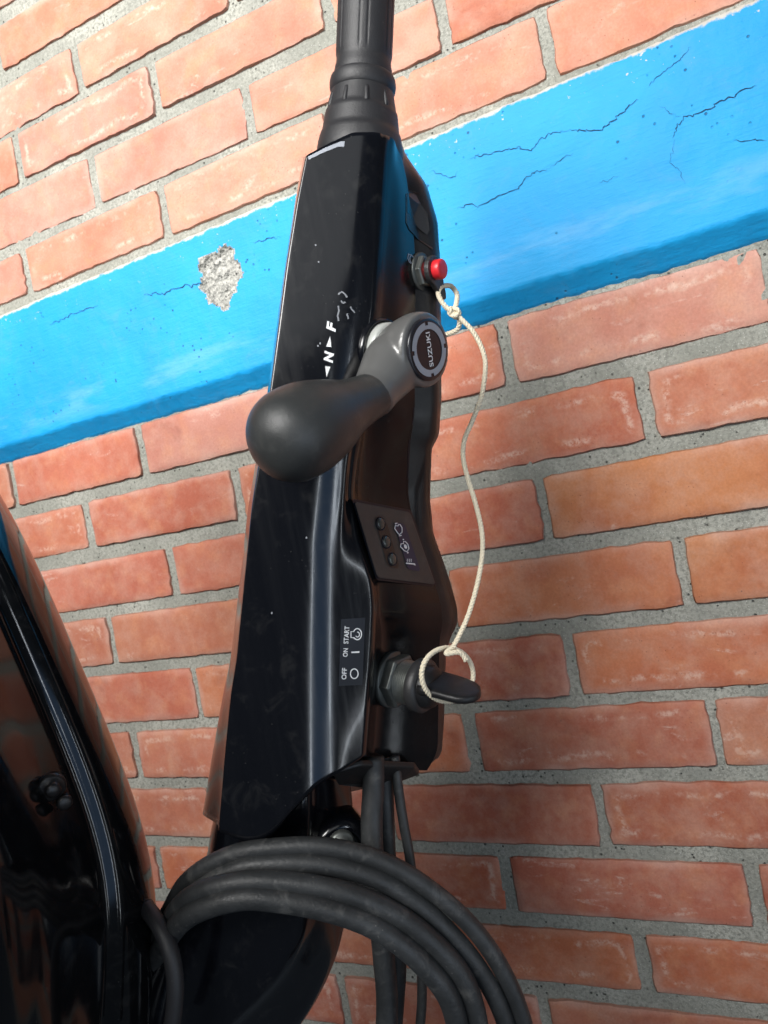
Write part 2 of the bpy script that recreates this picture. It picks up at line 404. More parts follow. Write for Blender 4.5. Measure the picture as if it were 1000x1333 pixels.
for r, (vt, st, vb, sb) in ROWS.items():
    par = r % 2
    cols = [c for c in range(-16, 8) if (c % 2) == par]
    def joint(c):
        if c in JT.get(r, {}): return JT[r][c]
        m = c * .128 + ROFF.get(r, -.002) + random.uniform(-.004, .004)
        return (m - .008, m + .008)
    J = {c: joint(c) for c in cols}
    for a, b in zip(cols[:-1], cols[1:]):
        u0, u1 = J[a][1], J[b][0]; uc = (u0 + u1) / 2
        t, bt = vt + st * uc, vb + sb * uc
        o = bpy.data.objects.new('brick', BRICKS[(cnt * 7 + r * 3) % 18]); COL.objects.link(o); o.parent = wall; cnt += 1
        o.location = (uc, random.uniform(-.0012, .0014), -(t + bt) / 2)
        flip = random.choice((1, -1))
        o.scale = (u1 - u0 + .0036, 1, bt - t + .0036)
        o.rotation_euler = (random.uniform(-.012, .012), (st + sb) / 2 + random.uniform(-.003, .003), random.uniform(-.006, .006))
        col = TINT.get((r, a), random.choice((PINK, (.45, .19, .125), (.46, .22, .16))) if r < 0 else random.choice((RED, RED, (.41, .135, .083), DARK) if r > 3 else (RED, (.42, .15, .095), (.42, .14, .085))))  # upper rows paler: washed-out glare put into the brick tint
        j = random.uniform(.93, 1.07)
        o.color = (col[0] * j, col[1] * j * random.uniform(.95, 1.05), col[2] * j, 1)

# mortar sheet, slightly hollow between the bricks
def sheet(u0, u1, v0, v1, st, fy):
    us = np.arange(u0, u1 + 1e-9, st); vs_ = np.arange(v0, v1 + 1e-9, st)
    V = [(u, fy(u, v), -v) for v in vs_ for u in us]
    return V, grid_faces(len(vs_), len(us))
def mort(u, v):
    return .0004 + .0011 * noise.noise(Vector((u * 22, v * 22, 1))) + .0008 * noise.noise(Vector((u * 90, v * 90, 4)))
mesh('mortar', *sheet(-2.1, .92, -.80, 1.0, .0065, mort), MM, wall)

# blue painted concrete band, standing 20 mm proud with a sloping underside
PATCH = onwall(287, 363, -.02)
def patch_d(u, z):
    dz = (z - PATCH[2]) / .034; du = (u - PATCH[0] - .003 * dz) / (.0285 * (1 + .22 * dz))
    ang = math.atan2(dz, du)
    return math.hypot(du, dz) - 1 - .34 * noise.noise(Vector((math.cos(ang) * 2.4, math.sin(ang) * 2.4, 7))) - .16 * noise.noise(Vector((u * 150, z * 150, 2)))
us = np.arange(-2.1, .9201, .0024)
prof = [(-.226, .010), (-.2205, -.004), (-.2175, -.014), (-.2145, -.0186)] + [(v, -.020) for v in np.arange(-.211, -.0331, .0024)] \
    + [(-.0305, -.0192), (-.0280, -.0170), (-.0235, -.0125), (-.0185, -.0075), (-.0135, -.0030), (-.0095, .0008), (-.0075, .010)]
V = []
for (v, w) in prof:
    for u in us:
        e = noise.noise(Vector((u * 9, 2, 0))) * .0025 + noise.noise(Vector((u * 60, 5, 0))) * .0018 + noise.noise(Vector((u * 200, 5, 0))) * .0008
        vv = v + (e if (v < -.212 or v > -.031) else 0)
        y = w + .0014 * noise.noise(Vector((u * 8, v * 8, 3))) + .0005 * noise.noise(Vector((u * 50, v * 50, 8)))
        d = patch_d(u, -vv) if (abs(u - PATCH[0]) < .05 and abs(-vv - PATCH[2]) < .06) else 1
        if d < 0:
            y += min(-d, .10) / .10 * (.0058 + .0034 * noise.noise(Vector((u * 130, v * 130, 5))) + .002 * noise.noise(Vector((u * 300, v * 300, 5))))
        V.append((u, y, -vv))
F = grid_faces(len(prof), len(us))
FP = []; FB = []
for f in F:
    c = np.mean([V[k] for k in f], axis=0)
    inside = abs(c[0] - PATCH[0]) < .05 and abs(c[2] - PATCH[2]) < .06 and patch_d(c[0], c[2]) < .06
    (FP if inside else FB).append(f)
band = mesh('painted_concrete_band', V, FB, MBL, wall)
idx = sorted({k for f in FP for k in f}); rm = {k: i for i, k in enumerate(idx)}
mesh('bare_concrete_patch', [V[k] for k in idx], [tuple(rm[k] for k in f) for f in FP], MC, band)

def crack(pts, wid):
    P = np.array(pts, float); Q = []
    for a, b in zip(P[:-1], P[1:]):
        n = max(2, int(np.linalg.norm(b - a) / 3.0))
        for k in range(n): Q.append(a + (b - a) * k / n)
    Q.append(P[-1]); Q = np.array(Q)
    Q[1:-1] += rng.normal(0, 1.3, (len(Q) - 2, 2))
    V = []
    for i, p in enumerate(Q):
        t = Q[min(i + 1, len(Q) - 1)] - Q[max(i - 1, 0)]; t /= np.linalg.norm(t) + 1e-9
        nrm = np.array([-t[1], t[0]])
        ww = wid * (.25 + .75 * min(1, i / 4, (len(Q) - 1 - i) / 4)) * rng.uniform(.35, 1.15)
        for s in (-1, 1):
            V.append(onwall(*(p + nrm * s * ww / 2), -.02))
    V = [np.array([v[0], -.0203 + .0014 * noise.noise(Vector((v[0] * 8, -v[2] * 8, 3))) + .0005 * noise.noise(Vector((v[0] * 50, -v[2] * 50, 8))) - .00035, v[2]]) for v in V]
    mesh('crack', V, [(2 * i, 2 * i + 1, 2 * i + 3, 2 * i + 2) for i in range(len(Q) - 1)], M_CRACK, band, smooth=False)
_crack = crack
def crack(p, w): _crack(p, w * .58)
crack([(65, 423), (95, 410), (128, 398)], 1.5)
crack([(188, 384), (215, 382), (232, 374), (250, 372), (266, 367)], 2.3)
crack([(330, 316), (348, 311), (366, 309)], 1.8)
crack([(562, 222), (578, 228), (590, 232), (596, 222)], 1.4)
crack([(612, 207), (640, 200), (672, 192), (690, 196), (705, 180), (722, 172), (742, 168)], 1.7)
crack([(742, 168), (770, 170), (785, 168), (800, 155), (815, 142), (830, 130)], 2.3)
crack([(845, 113), (862, 95), (885, 80), (900, 62)], 1.3)
crack([(596, 272), (612, 266), (624, 269), (645, 258), (676, 245), (684, 230), (712, 219)], 2.0)
crack([(712, 219), (735, 205), (748, 199)], 1.2)
crack([(780, 238), (795, 232), (806, 229)], 1.6)
crack([(876, 180), (882, 165), (890, 152), (915, 146), (945, 130), (965, 118), (985, 112)], 2.3)
crack([(878, 182), (873, 212), (885, 220), (892, 240)], 1.0)
crack([(955, 184), (975, 182), (998, 183)], 1.9)
crack([(858, 138), (872, 148), (886, 152)], 1.0)

# ================================================================== TILLER HANDLE
tiller = root('tiller_handle', H(400, 1090, 120), 'black outboard motor tiller arm standing upright in front of the brick wall', 'tiller handle')
def tab(*p): 
    ys, xs_ = zip(*p); return lambda y: float(np.interp(y, ys, xs_))
x_s = tab((160, 404), (205, 395), (260, 385), (340, 372), (440, 358), (500, 350), (580, 337), (660, 323), (760, 312), (860, 300), (900, 291), (980, 277), (1062, 264), (1120, 256))
x_c = tab((160, 408), (205, 398), (260, 387), (340, 374), (440, 361), (500, 353), (580, 341), (660, 328), (760, 318), (860, 308), (900, 301), (980, 293), (1062, 286), (1120, 281))
x_r = tab((160, 460), (205, 455), (300, 442), (400, 430), (500, 419), (600, 408), (700, 394), (850, 387), (1000, 386), (1120, 386))
x_r2 = tab((160, 496), (205, 492), (300, 487), (400, 480), (500, 468), (600, 452), (700, 445), (850, 444), (1000, 441), (1120, 440))
x_b = tab((160, 506), (205, 502), (300, 497), (400, 490), (500, 478), (600, 462), (640, 458), (700, 466), (755, 485), (790, 488), (850, 485), (900, 481), (985, 474), (1120, 466))
z_b = tab((160, 13), (205, 13), (300, 15), (560, 16.5), (640, 21), (760, 33), (1000, 33))
x_m = tab((160, 516), (200, 522), (235, 530), (300, 538), (340, 541), (540, 540), (575, 534), (640, 531), (667, 535), (762, 567), (790, 575), (815, 576), (835, 572), (980, 570), (1003, 556), (1100, 545))
x_e = tab((160, 518), (200, 526), (240, 553), (290, 567), (340, 570), (520, 571), (568, 568), (583, 560), (650, 557), (690, 561), (740, 577), (790, 590), (812, 591), (828, 583), (850, 577), (940, 576), (980, 573), (1003, 560), (1100, 548))
def zside(y):       # depth of side start / mid / seam
    a = np.interp(y, (200, 540, 640, 760, 800, 826, 1000), (31, 34, 58, 60, 60, 96, 96))
    m = np.interp(y, (200, 540, 640, 760, 800, 826, 1000), (48, 60, 98, 98, 98, 128, 128))
    e = np.interp(y, (200, 240, 340, 540, 640, 760, 800, 826, 1000), (62, 76, 86, 92, 134, 150, 152, 166, 166))
    return a, m, e
NCOL = 17
YT = [206, 205, 204, 203, 201, 186, 173, 172, 172, 172, 173, 175, 176, 178, 182, 192, 206]
YB = [1050, 1060, 1074, 1081, 1083, 1096, 1048, 1034, 1022, 1013, 1006, 989, 985, 985, 989, 999, 1003]
def section(y):
    xs, xc, xr, xr2, xb, xm = x_s(y), x_c(y), x_r(y), x_r2(y), x_b(y), x_m(y); zb = z_b(y); a, m, e = zside(y)
    rec = np.interp(y, (800, 826), (0, 1))
    xa = xb + 9 + 5 * rec
    up = np.interp(y, (560, 700), (0, 5.5))
    return [(xs + 6, 140), (xs, 78), (xc - .8, 6), (xc + .5, .8), (xc + 2.2, 0), ((xc + xr) / 2, -.6), (xr, 0), (xr * .75 + xr2 * .25, .7 * (xr2 - xr) / 36), ((xr + xr2) / 2, 2.5 * (xr2 - xr) / 36), (xr * .25 + xr2 * .75, 5.6 * (xr2 - xr) / 36), (xr2, 9.8 * (xr2 - xr) / 36),
            (xb - 6, zb), (xb - 1, zb + 4.2), (xb + 3, zb + 8.5 + up), (xa, a), (xa + (xm - xa) * .5, m), (xm, e)]
def ymap(Y, j, yt, yb):
    if Y < 330: return yt[j] + (330 - yt[j]) * (Y - 190) / 140.0
    if Y > 880: return 880 + (yb[j] - 880) * (Y - 880) / 110.0
    return Y
def fair(G, it):
    for _ in range(it):
        G[1:-1] = .25 * G[:-2] + .5 * G[1:-1] + .25 * G[2:]
    return G
YS = np.linspace(190, 990, 170)
G = np.zeros((len(YS), NCOL, 3))
for i, Y in enumerate(YS):
    for j in range(NCOL):
        y = ymap(Y, j, YT, YB); x, z = section(y)[j]; G[i, j] = (x, y, z)
G = fair(G, 5)
GC = []
for row in G:
    # dense across; clustered knots keep the arrises tight
    seg = []
    Q = np.vstack([2 * row[0] - row[1], row, 2 * row[-1] - row[-2]])
    for k in range(NCOL - 1):
        for t in (np.arange(6) / 6.0):
            a, b, c, e = Q[k], Q[k + 1], Q[k + 2], Q[k + 3]
            def tg(p, q, r):     # limited tangent, so flat faces stay flat
                l1, l2 = np.linalg.norm(q - p) + 1e-6, np.linalg.norm(r - q) + 1e-6
                return (q - p + r - q) / (l1 + l2)
            L = np.linalg.norm(c - b); m0, m1 = tg(a, b, c) * L, tg(b, c, e) * L
            t2, t3 = t * t, t ** 3
            seg.append((2 * t3 - 3 * t2 + 1) * b + (t3 - 2 * t2 + t) * m0 + (-2 * t3 + 3 * t2) * c + (t3 - t2) * m1)
    seg.append(row[-1]); GC.append(seg)
GC = np.array(GC)
def toH(Gp): return [H(*p) for p in Gp.reshape(-1, 3)]
V = toH(GC); F = grid_faces(GC.shape[0], GC.shape[1]); m = GC.shape[1]
# folded-in lip along both open ends so the shell reads as thick
for end, rowi, dy in ((0, GC[0], 14), (1, GC[-1], -16)):
    o = len(V); i0 = 0 if end == 0 else (GC.shape[0] - 1) * m
    cen = np.array([440, 0, 75])
    for p in rowi:
        q = p.copy(); q[0] += (cen[0] - q[0]) * .06; q[2] += (cen[2] - q[2]) * .10 + 2; V.append(H(*q))
    o2 = len(V)
    for p in rowi:
        q = p.copy(); q[0] += (cen[0] - q[0]) * .07; q[2] += (cen[2] - q[2]) * .12 + 2; q[1] += dy * 1.6; V.append(H(*q))
    for k in range(m - 1):
        F += [(i0 + k, i0 + k + 1, o + k + 1, o + k), (o + k, o + k + 1, o2 + k + 1, o2 + k)]
    V.append(H(cen[0], rowi[:, 1].mean() + dy * 1.6, 80)); c = len(V) - 1
    F += [(o2 + k, o2 + k + 1, c) for k in range(m - 1)]
cut = 13 * 6
def colof(k): return k % m if k < GC.shape[0] * m else None
FA = []; FS_ = []
for f in F:
    cs = [colof(k) for k in f]
    (FS_ if None not in cs and min(cs) >= cut else FA).append(f)
cover = mesh('cover', V, FA, M_GLOSS, tiller)
used = sorted({k for f in FS_ for k in f}); rmap = {k: i for i, k in enumerate(used)}
side = mesh('side_panel', [V[k] for k in used], [tuple(rmap[k] for k in f) for f in FS_], M_SIDE, tiller)

# rear shell, from the seam round the back
NS = 6
YT2 = [198, 190, 190, 196, 204, 208]; YB2 = [1002, 988, 988, 990, 1030, 1046]
def section2(y):
    e = zside(y)[2]; xm, xe = x_m(y), max(x_e(y), x_m(y) + 1.5)
    return [(xm - 2.5, e + 7), (xe - 1.5, e + 26), (xe, e + 40), (xe - 6, e + 72), (460, e + 84), (x_s(y) + 10, 146)]
G2 = np.zeros((len(YS), NS, 3))
for i, Y in enumerate(YS):
    for j in range(NS):
        y = ymap(Y, j, YT2, YB2); x, z = section2(y)[j]; G2[i, j] = (x, y, z)
G2 = fair(G2, 2)
GC2 = np.array([crom(r, 26) for r in G2])
V = toH(GC2); F = grid_faces(GC2.shape[0], GC2.shape[1]); m2 = GC2.shape[1]
for i0, yy in ((0, 226), ((GC2.shape[0] - 1) * m2, 1000)):
    V.append(H(470, yy, 120)); c = len(V) - 1
    F += [(i0 + k, i0 + k + 1, c) for k in range(m2 - 1)]
shell = mesh('rear_shell', V, F, M_SATIN, tiller)

# surface depth lookup for prints and fittings
def surf_z(x, y):
    i = int(np.argmin(abs(GC[:, m // 2, 1] - y)))
    best = 999
    for g in (GC, GC2[:, :14]):
        # nearest row per column at this y
        ys_ = g[:, :, 1]; xs_ = g[:, :, 0]; zs_ = g[:, :, 2]
        X = np.array([np.interp(y, ys_[:, j], xs_[:, j]) for j in range(g.shape[1])])
        Z = np.array([np.interp(y, ys_[:, j], zs_[:, j]) for j in range(g.shape[1])])
        k = int(np.argmin(X[:14])) if g is GC else 0
        X, Z = X[k:], Z[k:]; k = int(np.argmax(X)) + 1; X, Z = X[:k], Z[:k]
        if X[0] <= x <= X.max():
            o = np.argsort(X); best = min(best, float(np.interp(x, X[o], Z[o])))
    return best if best < 900 else float(zside(y)[2])
def S(x, y, lift=0.0): return H(x, y, surf_z(x, y) - lift)
def snormal(x, y):
    a = S(x + 4, y) - S(x - 4, y); b = S(x, y + 6) - S(x, y - 6)
    n = np.cross(a, b); n /= np.linalg.norm(n)
    return n if np.dot(n, CAMP - S(x, y)) > 0 else -n

def drape(name, V2, F, mat, parent, lift=.9):
    return mesh(name, [S(x, y, lift) for x, y in V2], F, mat, parent, smooth=False)
def text_mesh(txt, bold=0.0, shear=0.0):
    c = bpy.data.curves.new('t', 'FONT'); c.body = txt; c.size = 1; c.offset = bold; c.shear = shear; c.align_x = 'CENTER'; c.align_y = 'CENTER'
    c.resolution_u = 3
    o = bpy.data.objects.new('t', c); COL.objects.link(o)
    dg = bpy.context.evaluated_depsgraph_get(); me = bpy.data.meshes.new_from_object(o.evaluated_get(dg))
    V = [(v.co.x, v.co.y) for v in me.vertices]; F = [tuple(p.vertices) for p in me.polygons]
    bpy.data.objects.remove(o); bpy.data.curves.remove(c); bpy.data.meshes.remove(me)
    V = np.array(V); V -= (V.max(0) + V.min(0)) / 2
    return V, F
def put2(V, cx, cy, h, w, read, up):
    """place unit text: h,w = picture height/width, read/up = picture direction of reading and of letter tops"""
    s = V.max(0) - V.min(0); read = np.array(read, float) / np.linalg.norm(read); up = np.array(up, float) / np.linalg.norm(up)
    return [np.array([cx, cy]) + read * (p[0] / s[0] * w) + up * (p[1] / s[1] * h) for p in V]
def label_text(txt, cx, cy, h, w, read, up, mat, parent, bold=.015, shear=0.0, name='lettering'):
    V, F = text_mesh(txt, bold, shear); return drape(name, put2(V, cx, cy, h, w, read, up), F, mat, parent, 1.1)
def ribbon(pts, wd, closed=False):
    P = np.array(pts, float); n = len(P); V = []; 
    for i in range(n):
        a = P[(i - 1) % n] if (closed or i > 0) else P[i]; b = P[(i + 1) % n] if (closed or i < n - 1) else P[i]
        t = (b - a) / (np.linalg.norm(b - a) + 1e-9); nn = np.array([-t[1], t[0]])
        V += [P[i] + nn * wd / 2, P[i] - nn * wd / 2]
    k = n if closed else n - 1
    return V, [(2 * i, 2 * i + 1, 2 * ((i + 1) % n) + 1, 2 * ((i + 1) % n)) for i in range(k)]
def ell(cx, cy, rx, ry, a0=0, a1=360, n=28, rot=0):
    out = []
    for k in range(n):
        a = math.radians(a0 + (a1 - a0) * k / (n if a1 - a0 >= 360 else n - 1)); x, y = rx * math.cos(a), ry * math.sin(a)
        out.append((cx + x * math.cos(rot) - y * math.sin(rot), cy + x * math.sin(rot) + y * math.cos(rot)))
    return out

# shift-position marks, read upwards along the arm
RD, UP = (.12, -1), (-1, -.12)
for ch, cx, cy, h, w in (('F', 431.5, 425, 12.5, 13.5), ('N', 428, 464.5, 12.5, 15), ('R', 421.5, 503, 12.5, 14)):
    label_text(ch, cx, cy, h, w, RD, UP, M_WHITE, cover, .045, .22)
for cx, cy, sgn in ((429, 444.5, 1), (426, 484, -1)):
    r = np.array(RD) / np.linalg.norm(RD) * sgn; u = np.array(UP) / np.linalg.norm(UP)
    c = np.array([cx, cy]); drape('lettering', [c + r * 7, c - r * 7 + u * 3.4, c - r * 7 - u * 3.4], [(0, 1, 2)], M_WHITE, cover, 1.1)
# scuff above the F
for p in ([(441, 383), (445, 380), (449, 383), (452, 387)], [(444, 392), (447, 394), (450, 393)], [(440, 398), (441, 405), (440, 412), (441, 418)], [(456, 399), (460, 405), (461, 407)], [(452, 408), (454, 415)]):
    Q = crom(np.array(p, float), 10); Q += rng.normal(0, .3, Q.shape)
    drape('scuff', *ribbon(Q, 2.0), M_SCUFF, cover, .7)
for x, y in ((411, 319), (415, 341), (417, 447), (414, 450), (354, 798), (399, 700)):
    drape('scuff', ell(x, y, 1.2, 1.5, n=7), [tuple(range(7))], M_SCUFF, cover, .7)
# white strip at the head of the cover
drape('edge_strip', [(401, 204), (424, 192), (444, 184), (449, 184), (448, 191), (440, 191), (420, 199), (402, 208)], [(0, 1, 6, 7), (1, 2, 5, 6), (2, 3, 4, 5)], M_GPRINT, cover, .8)

# OFF / ON / START sticker
n = 7; m_ = 10
LV = []
for i in range(n):
    for j in range(m_):
        a, b = j / (m_ - 1), i / (n - 1)
        top = np.array([444, 806]) * (1 - b) + np.array([475.5, 804]) * b; bot = np.array([441, 893]) * (1 - b) + np.array([472, 891.5]) * b
        LV.append(top * (1 - a) + bot * a)
lab = drape('key_label', LV, grid_faces(n, m_), M_LABEL, cover, .6)
RD2, UP2 = (.07, -1), (-1, -.03)
for tx, cx, cy, w in (('START', 451.2, 826.5, 23), ('ON', 449.8, 849.5, 11), ('OFF', 448.2, 877, 15)):
    V, F = text_mesh(tx, .012); drape('lettering', put2(V, cx, cy, 6.3, w, RD2, UP2), F, M_WHITE, lab, 1.5)
drape('lettering', *ribbon(ell(461.3, 877, 5.0, 6.3), 1.3, True), M_WHITE, lab, 1.5)
drape('lettering', *ribbon([(457.5, 849.3), (468, 848.7)], 2.0), M_WHITE, lab, 1.5)
drape('lettering', *ribbon(ell(465.3, 825.5, 5.4, 7.2, -140, 140), 1.3), M_WHITE, lab, 1.5)
drape('lettering', *ribbon([(461, 820.5), (461, 822.2), (457, 822.2), (457, 830), (461, 830), (461, 831.6)], 1.2), M_WHITE, lab, 1.5)
drape('lettering', *ribbon(ell(465.5, 826, 2.6, 3.2, -100, 150, 14), 1.1), M_WHITE, lab, 1.5)
# engine-stop mark by the red button
drape('lettering', *ribbon(ell(536.6, 338, 2.8, 5.4, n=20, rot=-.25), 1.0, True), M_GPRINT, cover, 1.0)
drape('lettering', *ribbon([(532, 330), (531, 336), (533, 341), (535, 343)], 1.0), M_GPRINT, cover, 1.0)
drape('lettering', *ribbon([(531.5, 331), (536, 332)], 1.0), M_GPRINT, cover, 1.0)

# latch plate high on the right side
LP = [(529, 252), (533, 248), (545, 251), (558, 262), (566, 282), (567, 318), (563, 325), (545, 312), (533, 299), (529, 290)]
latch = mesh('latch_plate', *prism([S(x, y, -3) for x, y in LP], [S(x, y, 2.2) for x, y in LP]), M_SATIN, tiller, smooth=False); bevel(latch, .0012)
LI = [(537, 262), (547, 265), (557, 278), (559, 300), (556, 306), (545, 297), (538, 288)]
mesh('finger_recess', [S(x, y, 2.7) for x, y in LI], [tuple(range(len(LI)))], M_MATT, latch, smooth=False)

# ---- warning-lamp panel
PQ = np.array([(461.5, 653), (534, 667), (567, 761), (491.5, 752)], float)
ZQ = np.array([surf_z(*p) for p in PQ]) - 1.5
_A = np.c_[np.ones(4), PQ]; ZQ = _A @ np.linalg.lstsq(_A, ZQ, rcond=None)[0]
def _pz(a, b):
    p = (PQ[0] * (1 - a) + PQ[1] * a) * (1 - b) + (PQ[3] * (1 - a) + PQ[2] * a) * b
    return ((ZQ[0] * (1 - a) + ZQ[1] * a) * (1 - b) + (ZQ[3] * (1 - a) + ZQ[2] * a) * b) - surf_z(*p)
ZQ -= min(20, max(0, max(_pz(a, b) for a in np.linspace(0.05, .95, 7) for b in np.linspace(0.05, .95, 7)) - 1))
_c = np.array([H(p[0], p[1], z) for p, z in zip(PQ, ZQ)]); PO = _c.mean(0)
PN = np.linalg.svd(_c - PO)[2][2]; PN = PN if np.dot(PN, CAMP - PO) > 0 else -PN
def PP(a, b, lift=0.0):     # a across 0..1, b down 0..1, lift off the panel's true plane
    p = (PQ[0] * (1 - a) + PQ[1] * a) * (1 - b) + (PQ[3] * (1 - a) + PQ[2] * a) * b
    r = AX[0] * ((p[0] - 500) / FPX) + AX[1] * ((p[1] - 666.5) / FPX) + AX[2]
    return CAMP + r * (np.dot(PO + PN * lift * K - CAMP, PN) / np.dot(r, PN))
def ab(px, py):             # picture point -> panel coordinates
    a, b = .5, .5
    for _ in range(20):
        p = (PQ[0] * (1 - a) + PQ[1] * a) * (1 - b) + (PQ[3] * (1 - a) + PQ[2] * a) * b
        da = (PQ[1] - PQ[0]) * (1 - b) + (PQ[2] - PQ[3]) * b; db = (PQ[3] - PQ[0]) * (1 - a) + (PQ[2] - PQ[1]) * a
        s = np.linalg.solve(np.stack([da, db], 1), np.array([px, py]) - p); a += s[0]; b += s[1]
    return a, b
def rrect(r=.05, inset=0.0, n=5, ra=None):
    out = []; rb = r; ra = ra or r
    for (ca, cb, s) in ((inset + ra, inset + rb, 180), (1 - inset - ra, inset + rb, 270), (1 - inset - ra, 1 - inset - rb, 0), (inset + ra, 1 - inset - rb, 90)):
        for k in range(n):
            t = math.radians(s + 90 * k / (n - 1)); out.append((ca + ra * math.cos(t), cb + rb * math.sin(t)))
    return out
R0 = rrect(.05); 
panel = mesh('lamp_panel', *prism([PP(a, b, -26) for a, b in R0], [PP(a, b, 4.0) for a, b in R0]), M_KNOB, tiller, smooth=False); bevel(panel, .0008)
# dark joint round the panel
RJ = rrect(.05, -.035)
nn = len(R0)
mesh('panel_gasket', [PP(a, b, 1.2) for a, b in RJ] + [PP(a, b, 1.2) for a, b in R0], [(k, (k + 1) % nn, nn + (k + 1) % nn, nn + k) for k in range(nn)], M_LABEL, tiller, smooth=False)
wq = [ab(*p) for p in ((487, 671), (502, 674), (521, 741), (505, 738))]
def quad_round(q, n=6, r=.35):
    q = np.array(q, float); out = []
    for i in range(4):
        p, a, b = q[i], q[i - 1], q[(i + 1) % 4]
        s = r * min(np.linalg.norm(q[1] - q[0]), np.linalg.norm(q[2] - q[1])); A = p + (a - p) / np.linalg.norm(a - p) * s; B = p + (b - p) / np.linalg.norm(b - p) * s
        for t in np.linspace(0, 1, n): out.append((1 - t) ** 2 * A + 2 * t * (1 - t) * p + t * t * B)
    return out
wr = quad_round(wq, r=.45)
mesh('lamp_window', *prism([PP(a, b, 3.2) for a, b in wr], [PP(a, b, 4.7) for a, b in wr]), M_SATIN, panel, smooth=False)
pn = np.cross(PP(1, 0) - PP(0, 0), PP(0, 1) - PP(0, 0)); pn /= np.linalg.norm(pn)
if np.dot(pn, CAMP - PP(.5, .5)) < 0: pn = -pn
for x, y in ((495.5, 681.5), (503, 705.5), (511, 728)):
    a, b = ab(x, y); c = PP(a, b, 4.8)
    # a well with a raised rim and a smoked lens at its floor
    rr = 9.0 * K
    o = mesh('lamp_well', *lathe(c, pn, [(0, rr * 1.12), (rr * .12, rr * 1.1), (rr * .16, rr), (rr * .02, rr * .95)], 28), M_LABEL, panel)
    mesh('lamp_lens', *lathe(c + pn * rr * .03, pn, [(0, rr * .93), (rr * .14, rr * .85), (rr * .24, rr * .62), (rr * .29, rr * .3), (rr * .3, .00001)], 24), M_LENS, panel)
bq = quad_round([ab(*p) for p in ((513, 679), (527, 682), (548, 744), (531, 741))], r=.3)
mesh('symbol_film', *prism([PP(a, b, 3.2) for a, b in bq], [PP(a, b, 4.9) for a, b in bq]), M_BLUEGL, panel, smooth=False)
def pprint(V2, F): mesh('lettering', [PP(*ab(x, y), 5.6) for x, y in V2], F, M_WHITE, panel, smooth=False)
pprint(*ribbon([(515, 683), (514, 688), (516, 691), (518, 694), (520, 696), (523.5, 693), (523.5, 687), (521, 683), (519, 682.5), (518.5, 684.5), (516.5, 684.5)], 1.1, True))
pprint(*ribbon([(514, 681.5), (517.5, 681)], 1.1)); pprint(*ribbon([(519.5, 697.5), (523, 697)], 1.1))
pprint(*ribbon([(522, 708), (521.5, 712), (524, 714), (526.5, 717), (530, 718), (532.5, 714), (531, 708.5), (528, 705), (525.5, 704.5), (525.5, 707.5)], 1.1, True))
pprint(*(lambda e: (e, [tuple(range(len(e)))]))(ell(528, 711.5, 1.9, 3.2, n=12, rot=-.4)))
pprint(*ribbon([(524.5, 702.5), (526, 702)], 1.5)); pprint(*ribbon([(530, 719.8), (532, 719.2)], 1.5))
pprint(*ribbon([(528.5, 733), (540, 734.3), (540.5, 736)], 1.6))
for x in (530, 532.5, 535): pprint(*ribbon([(x, 727.5), (x + .8, 728.8), (x, 730), (x + .8, 731.3)], .8))

# seam step below the lever
drape('seam', *ribbon(crom(np.array([(539, 530), (538, 545), (534, 572), (532, 585), (531, 640), (534, 662)], float), 24), 1.6), M_LABEL, cover, .5)

# ---- shift lever
nL = HD(.74, .09, -.67)
hub = S(499, 459)
mesh('lever_collar', *lathe(hub - nL * 6 * K, nL, [(0, 46 * K), (8 * K, 46 * K), (11 * K, 44 * K), (12 * K, 42 * K), (6 * K, 40 * K)], 56), M_GLOSS, tiller)
mesh('lever_boss', *lathe(hub - nL * 2 * K, nL, [(0, 39 * K), (18 * K, 39 * K), (21 * K, 37 * K)], 48), M_PALE, tiller)
lever = root_l = None
def blob(parts, vox):
    bm = bmesh.new()
    for V, F in parts:
        vs_ = [bm.verts.new(v) for v in V]
        for f in F:
            try: bm.faces.new([vs_[k] for k in f])
            except ValueError: pass
    bmesh.ops.recalc_face_normals(bm, faces=bm.faces)
    me = bpy.data.meshes.new('b'); bm.to_mesh(me); bm.free(); o = bpy.data.objects.new('b', me); COL.objects.link(o)
    r = o.modifiers.new('r', 'REMESH'); r.mode = 'VOXEL'; r.voxel_size = vox
    s = o.modifiers.new('s', 'SMOOTH'); s.iterations = 14; s.factor = .6
    dg = bpy.context.evaluated_depsgraph_get(); m2_ = bpy.data.meshes.new_from_object(o.evaluated_get(dg))
    V = [tuple(v.co) for v in m2_.vertices]; F = [tuple(p.vertices) for p in m2_.polygons]
    bpy.data.objects.remove(o); return V, F
badge_c = hub + nL * 84 * K
head = lathe(hub + nL * 16 * K, nL, smoothprof([(0, 34 * K), (10 * K, 38 * K), (26 * K, 44 * K), (42 * K, 48 * K), (55 * K, 48.5 * K), (60 * K, 47 * K)], 20), 48)
hm = hub + nL * 34 * K
neck = H(484, 516, -38)
arm_ax = neck - hm; arm_L = np.linalg.norm(arm_ax)
arm = lathe(hm, arm_ax, [(0, 22 * K), (arm_L * .08, 34 * K), (arm_L * .2, 40 * K), (arm_L * .4, 39.5 * K), (arm_L * .65, 34.5 * K), (arm_L * .85, 30.5 * K), (arm_L * 1.05, 29.5 * K)], 40)
lever = mesh('shift_lever', *blob([head, arm], .0011), M_SIL, tiller)
bd = hub + nL * 75.5 * K
mesh('badge_rim', *lathe(bd, nL, [(0, 40 * K), (3.2 * K, 40 * K), (4.4 * K, 38.6 * K), (4.4 * K, 35 * K)], 56), M_BADGE, lever)
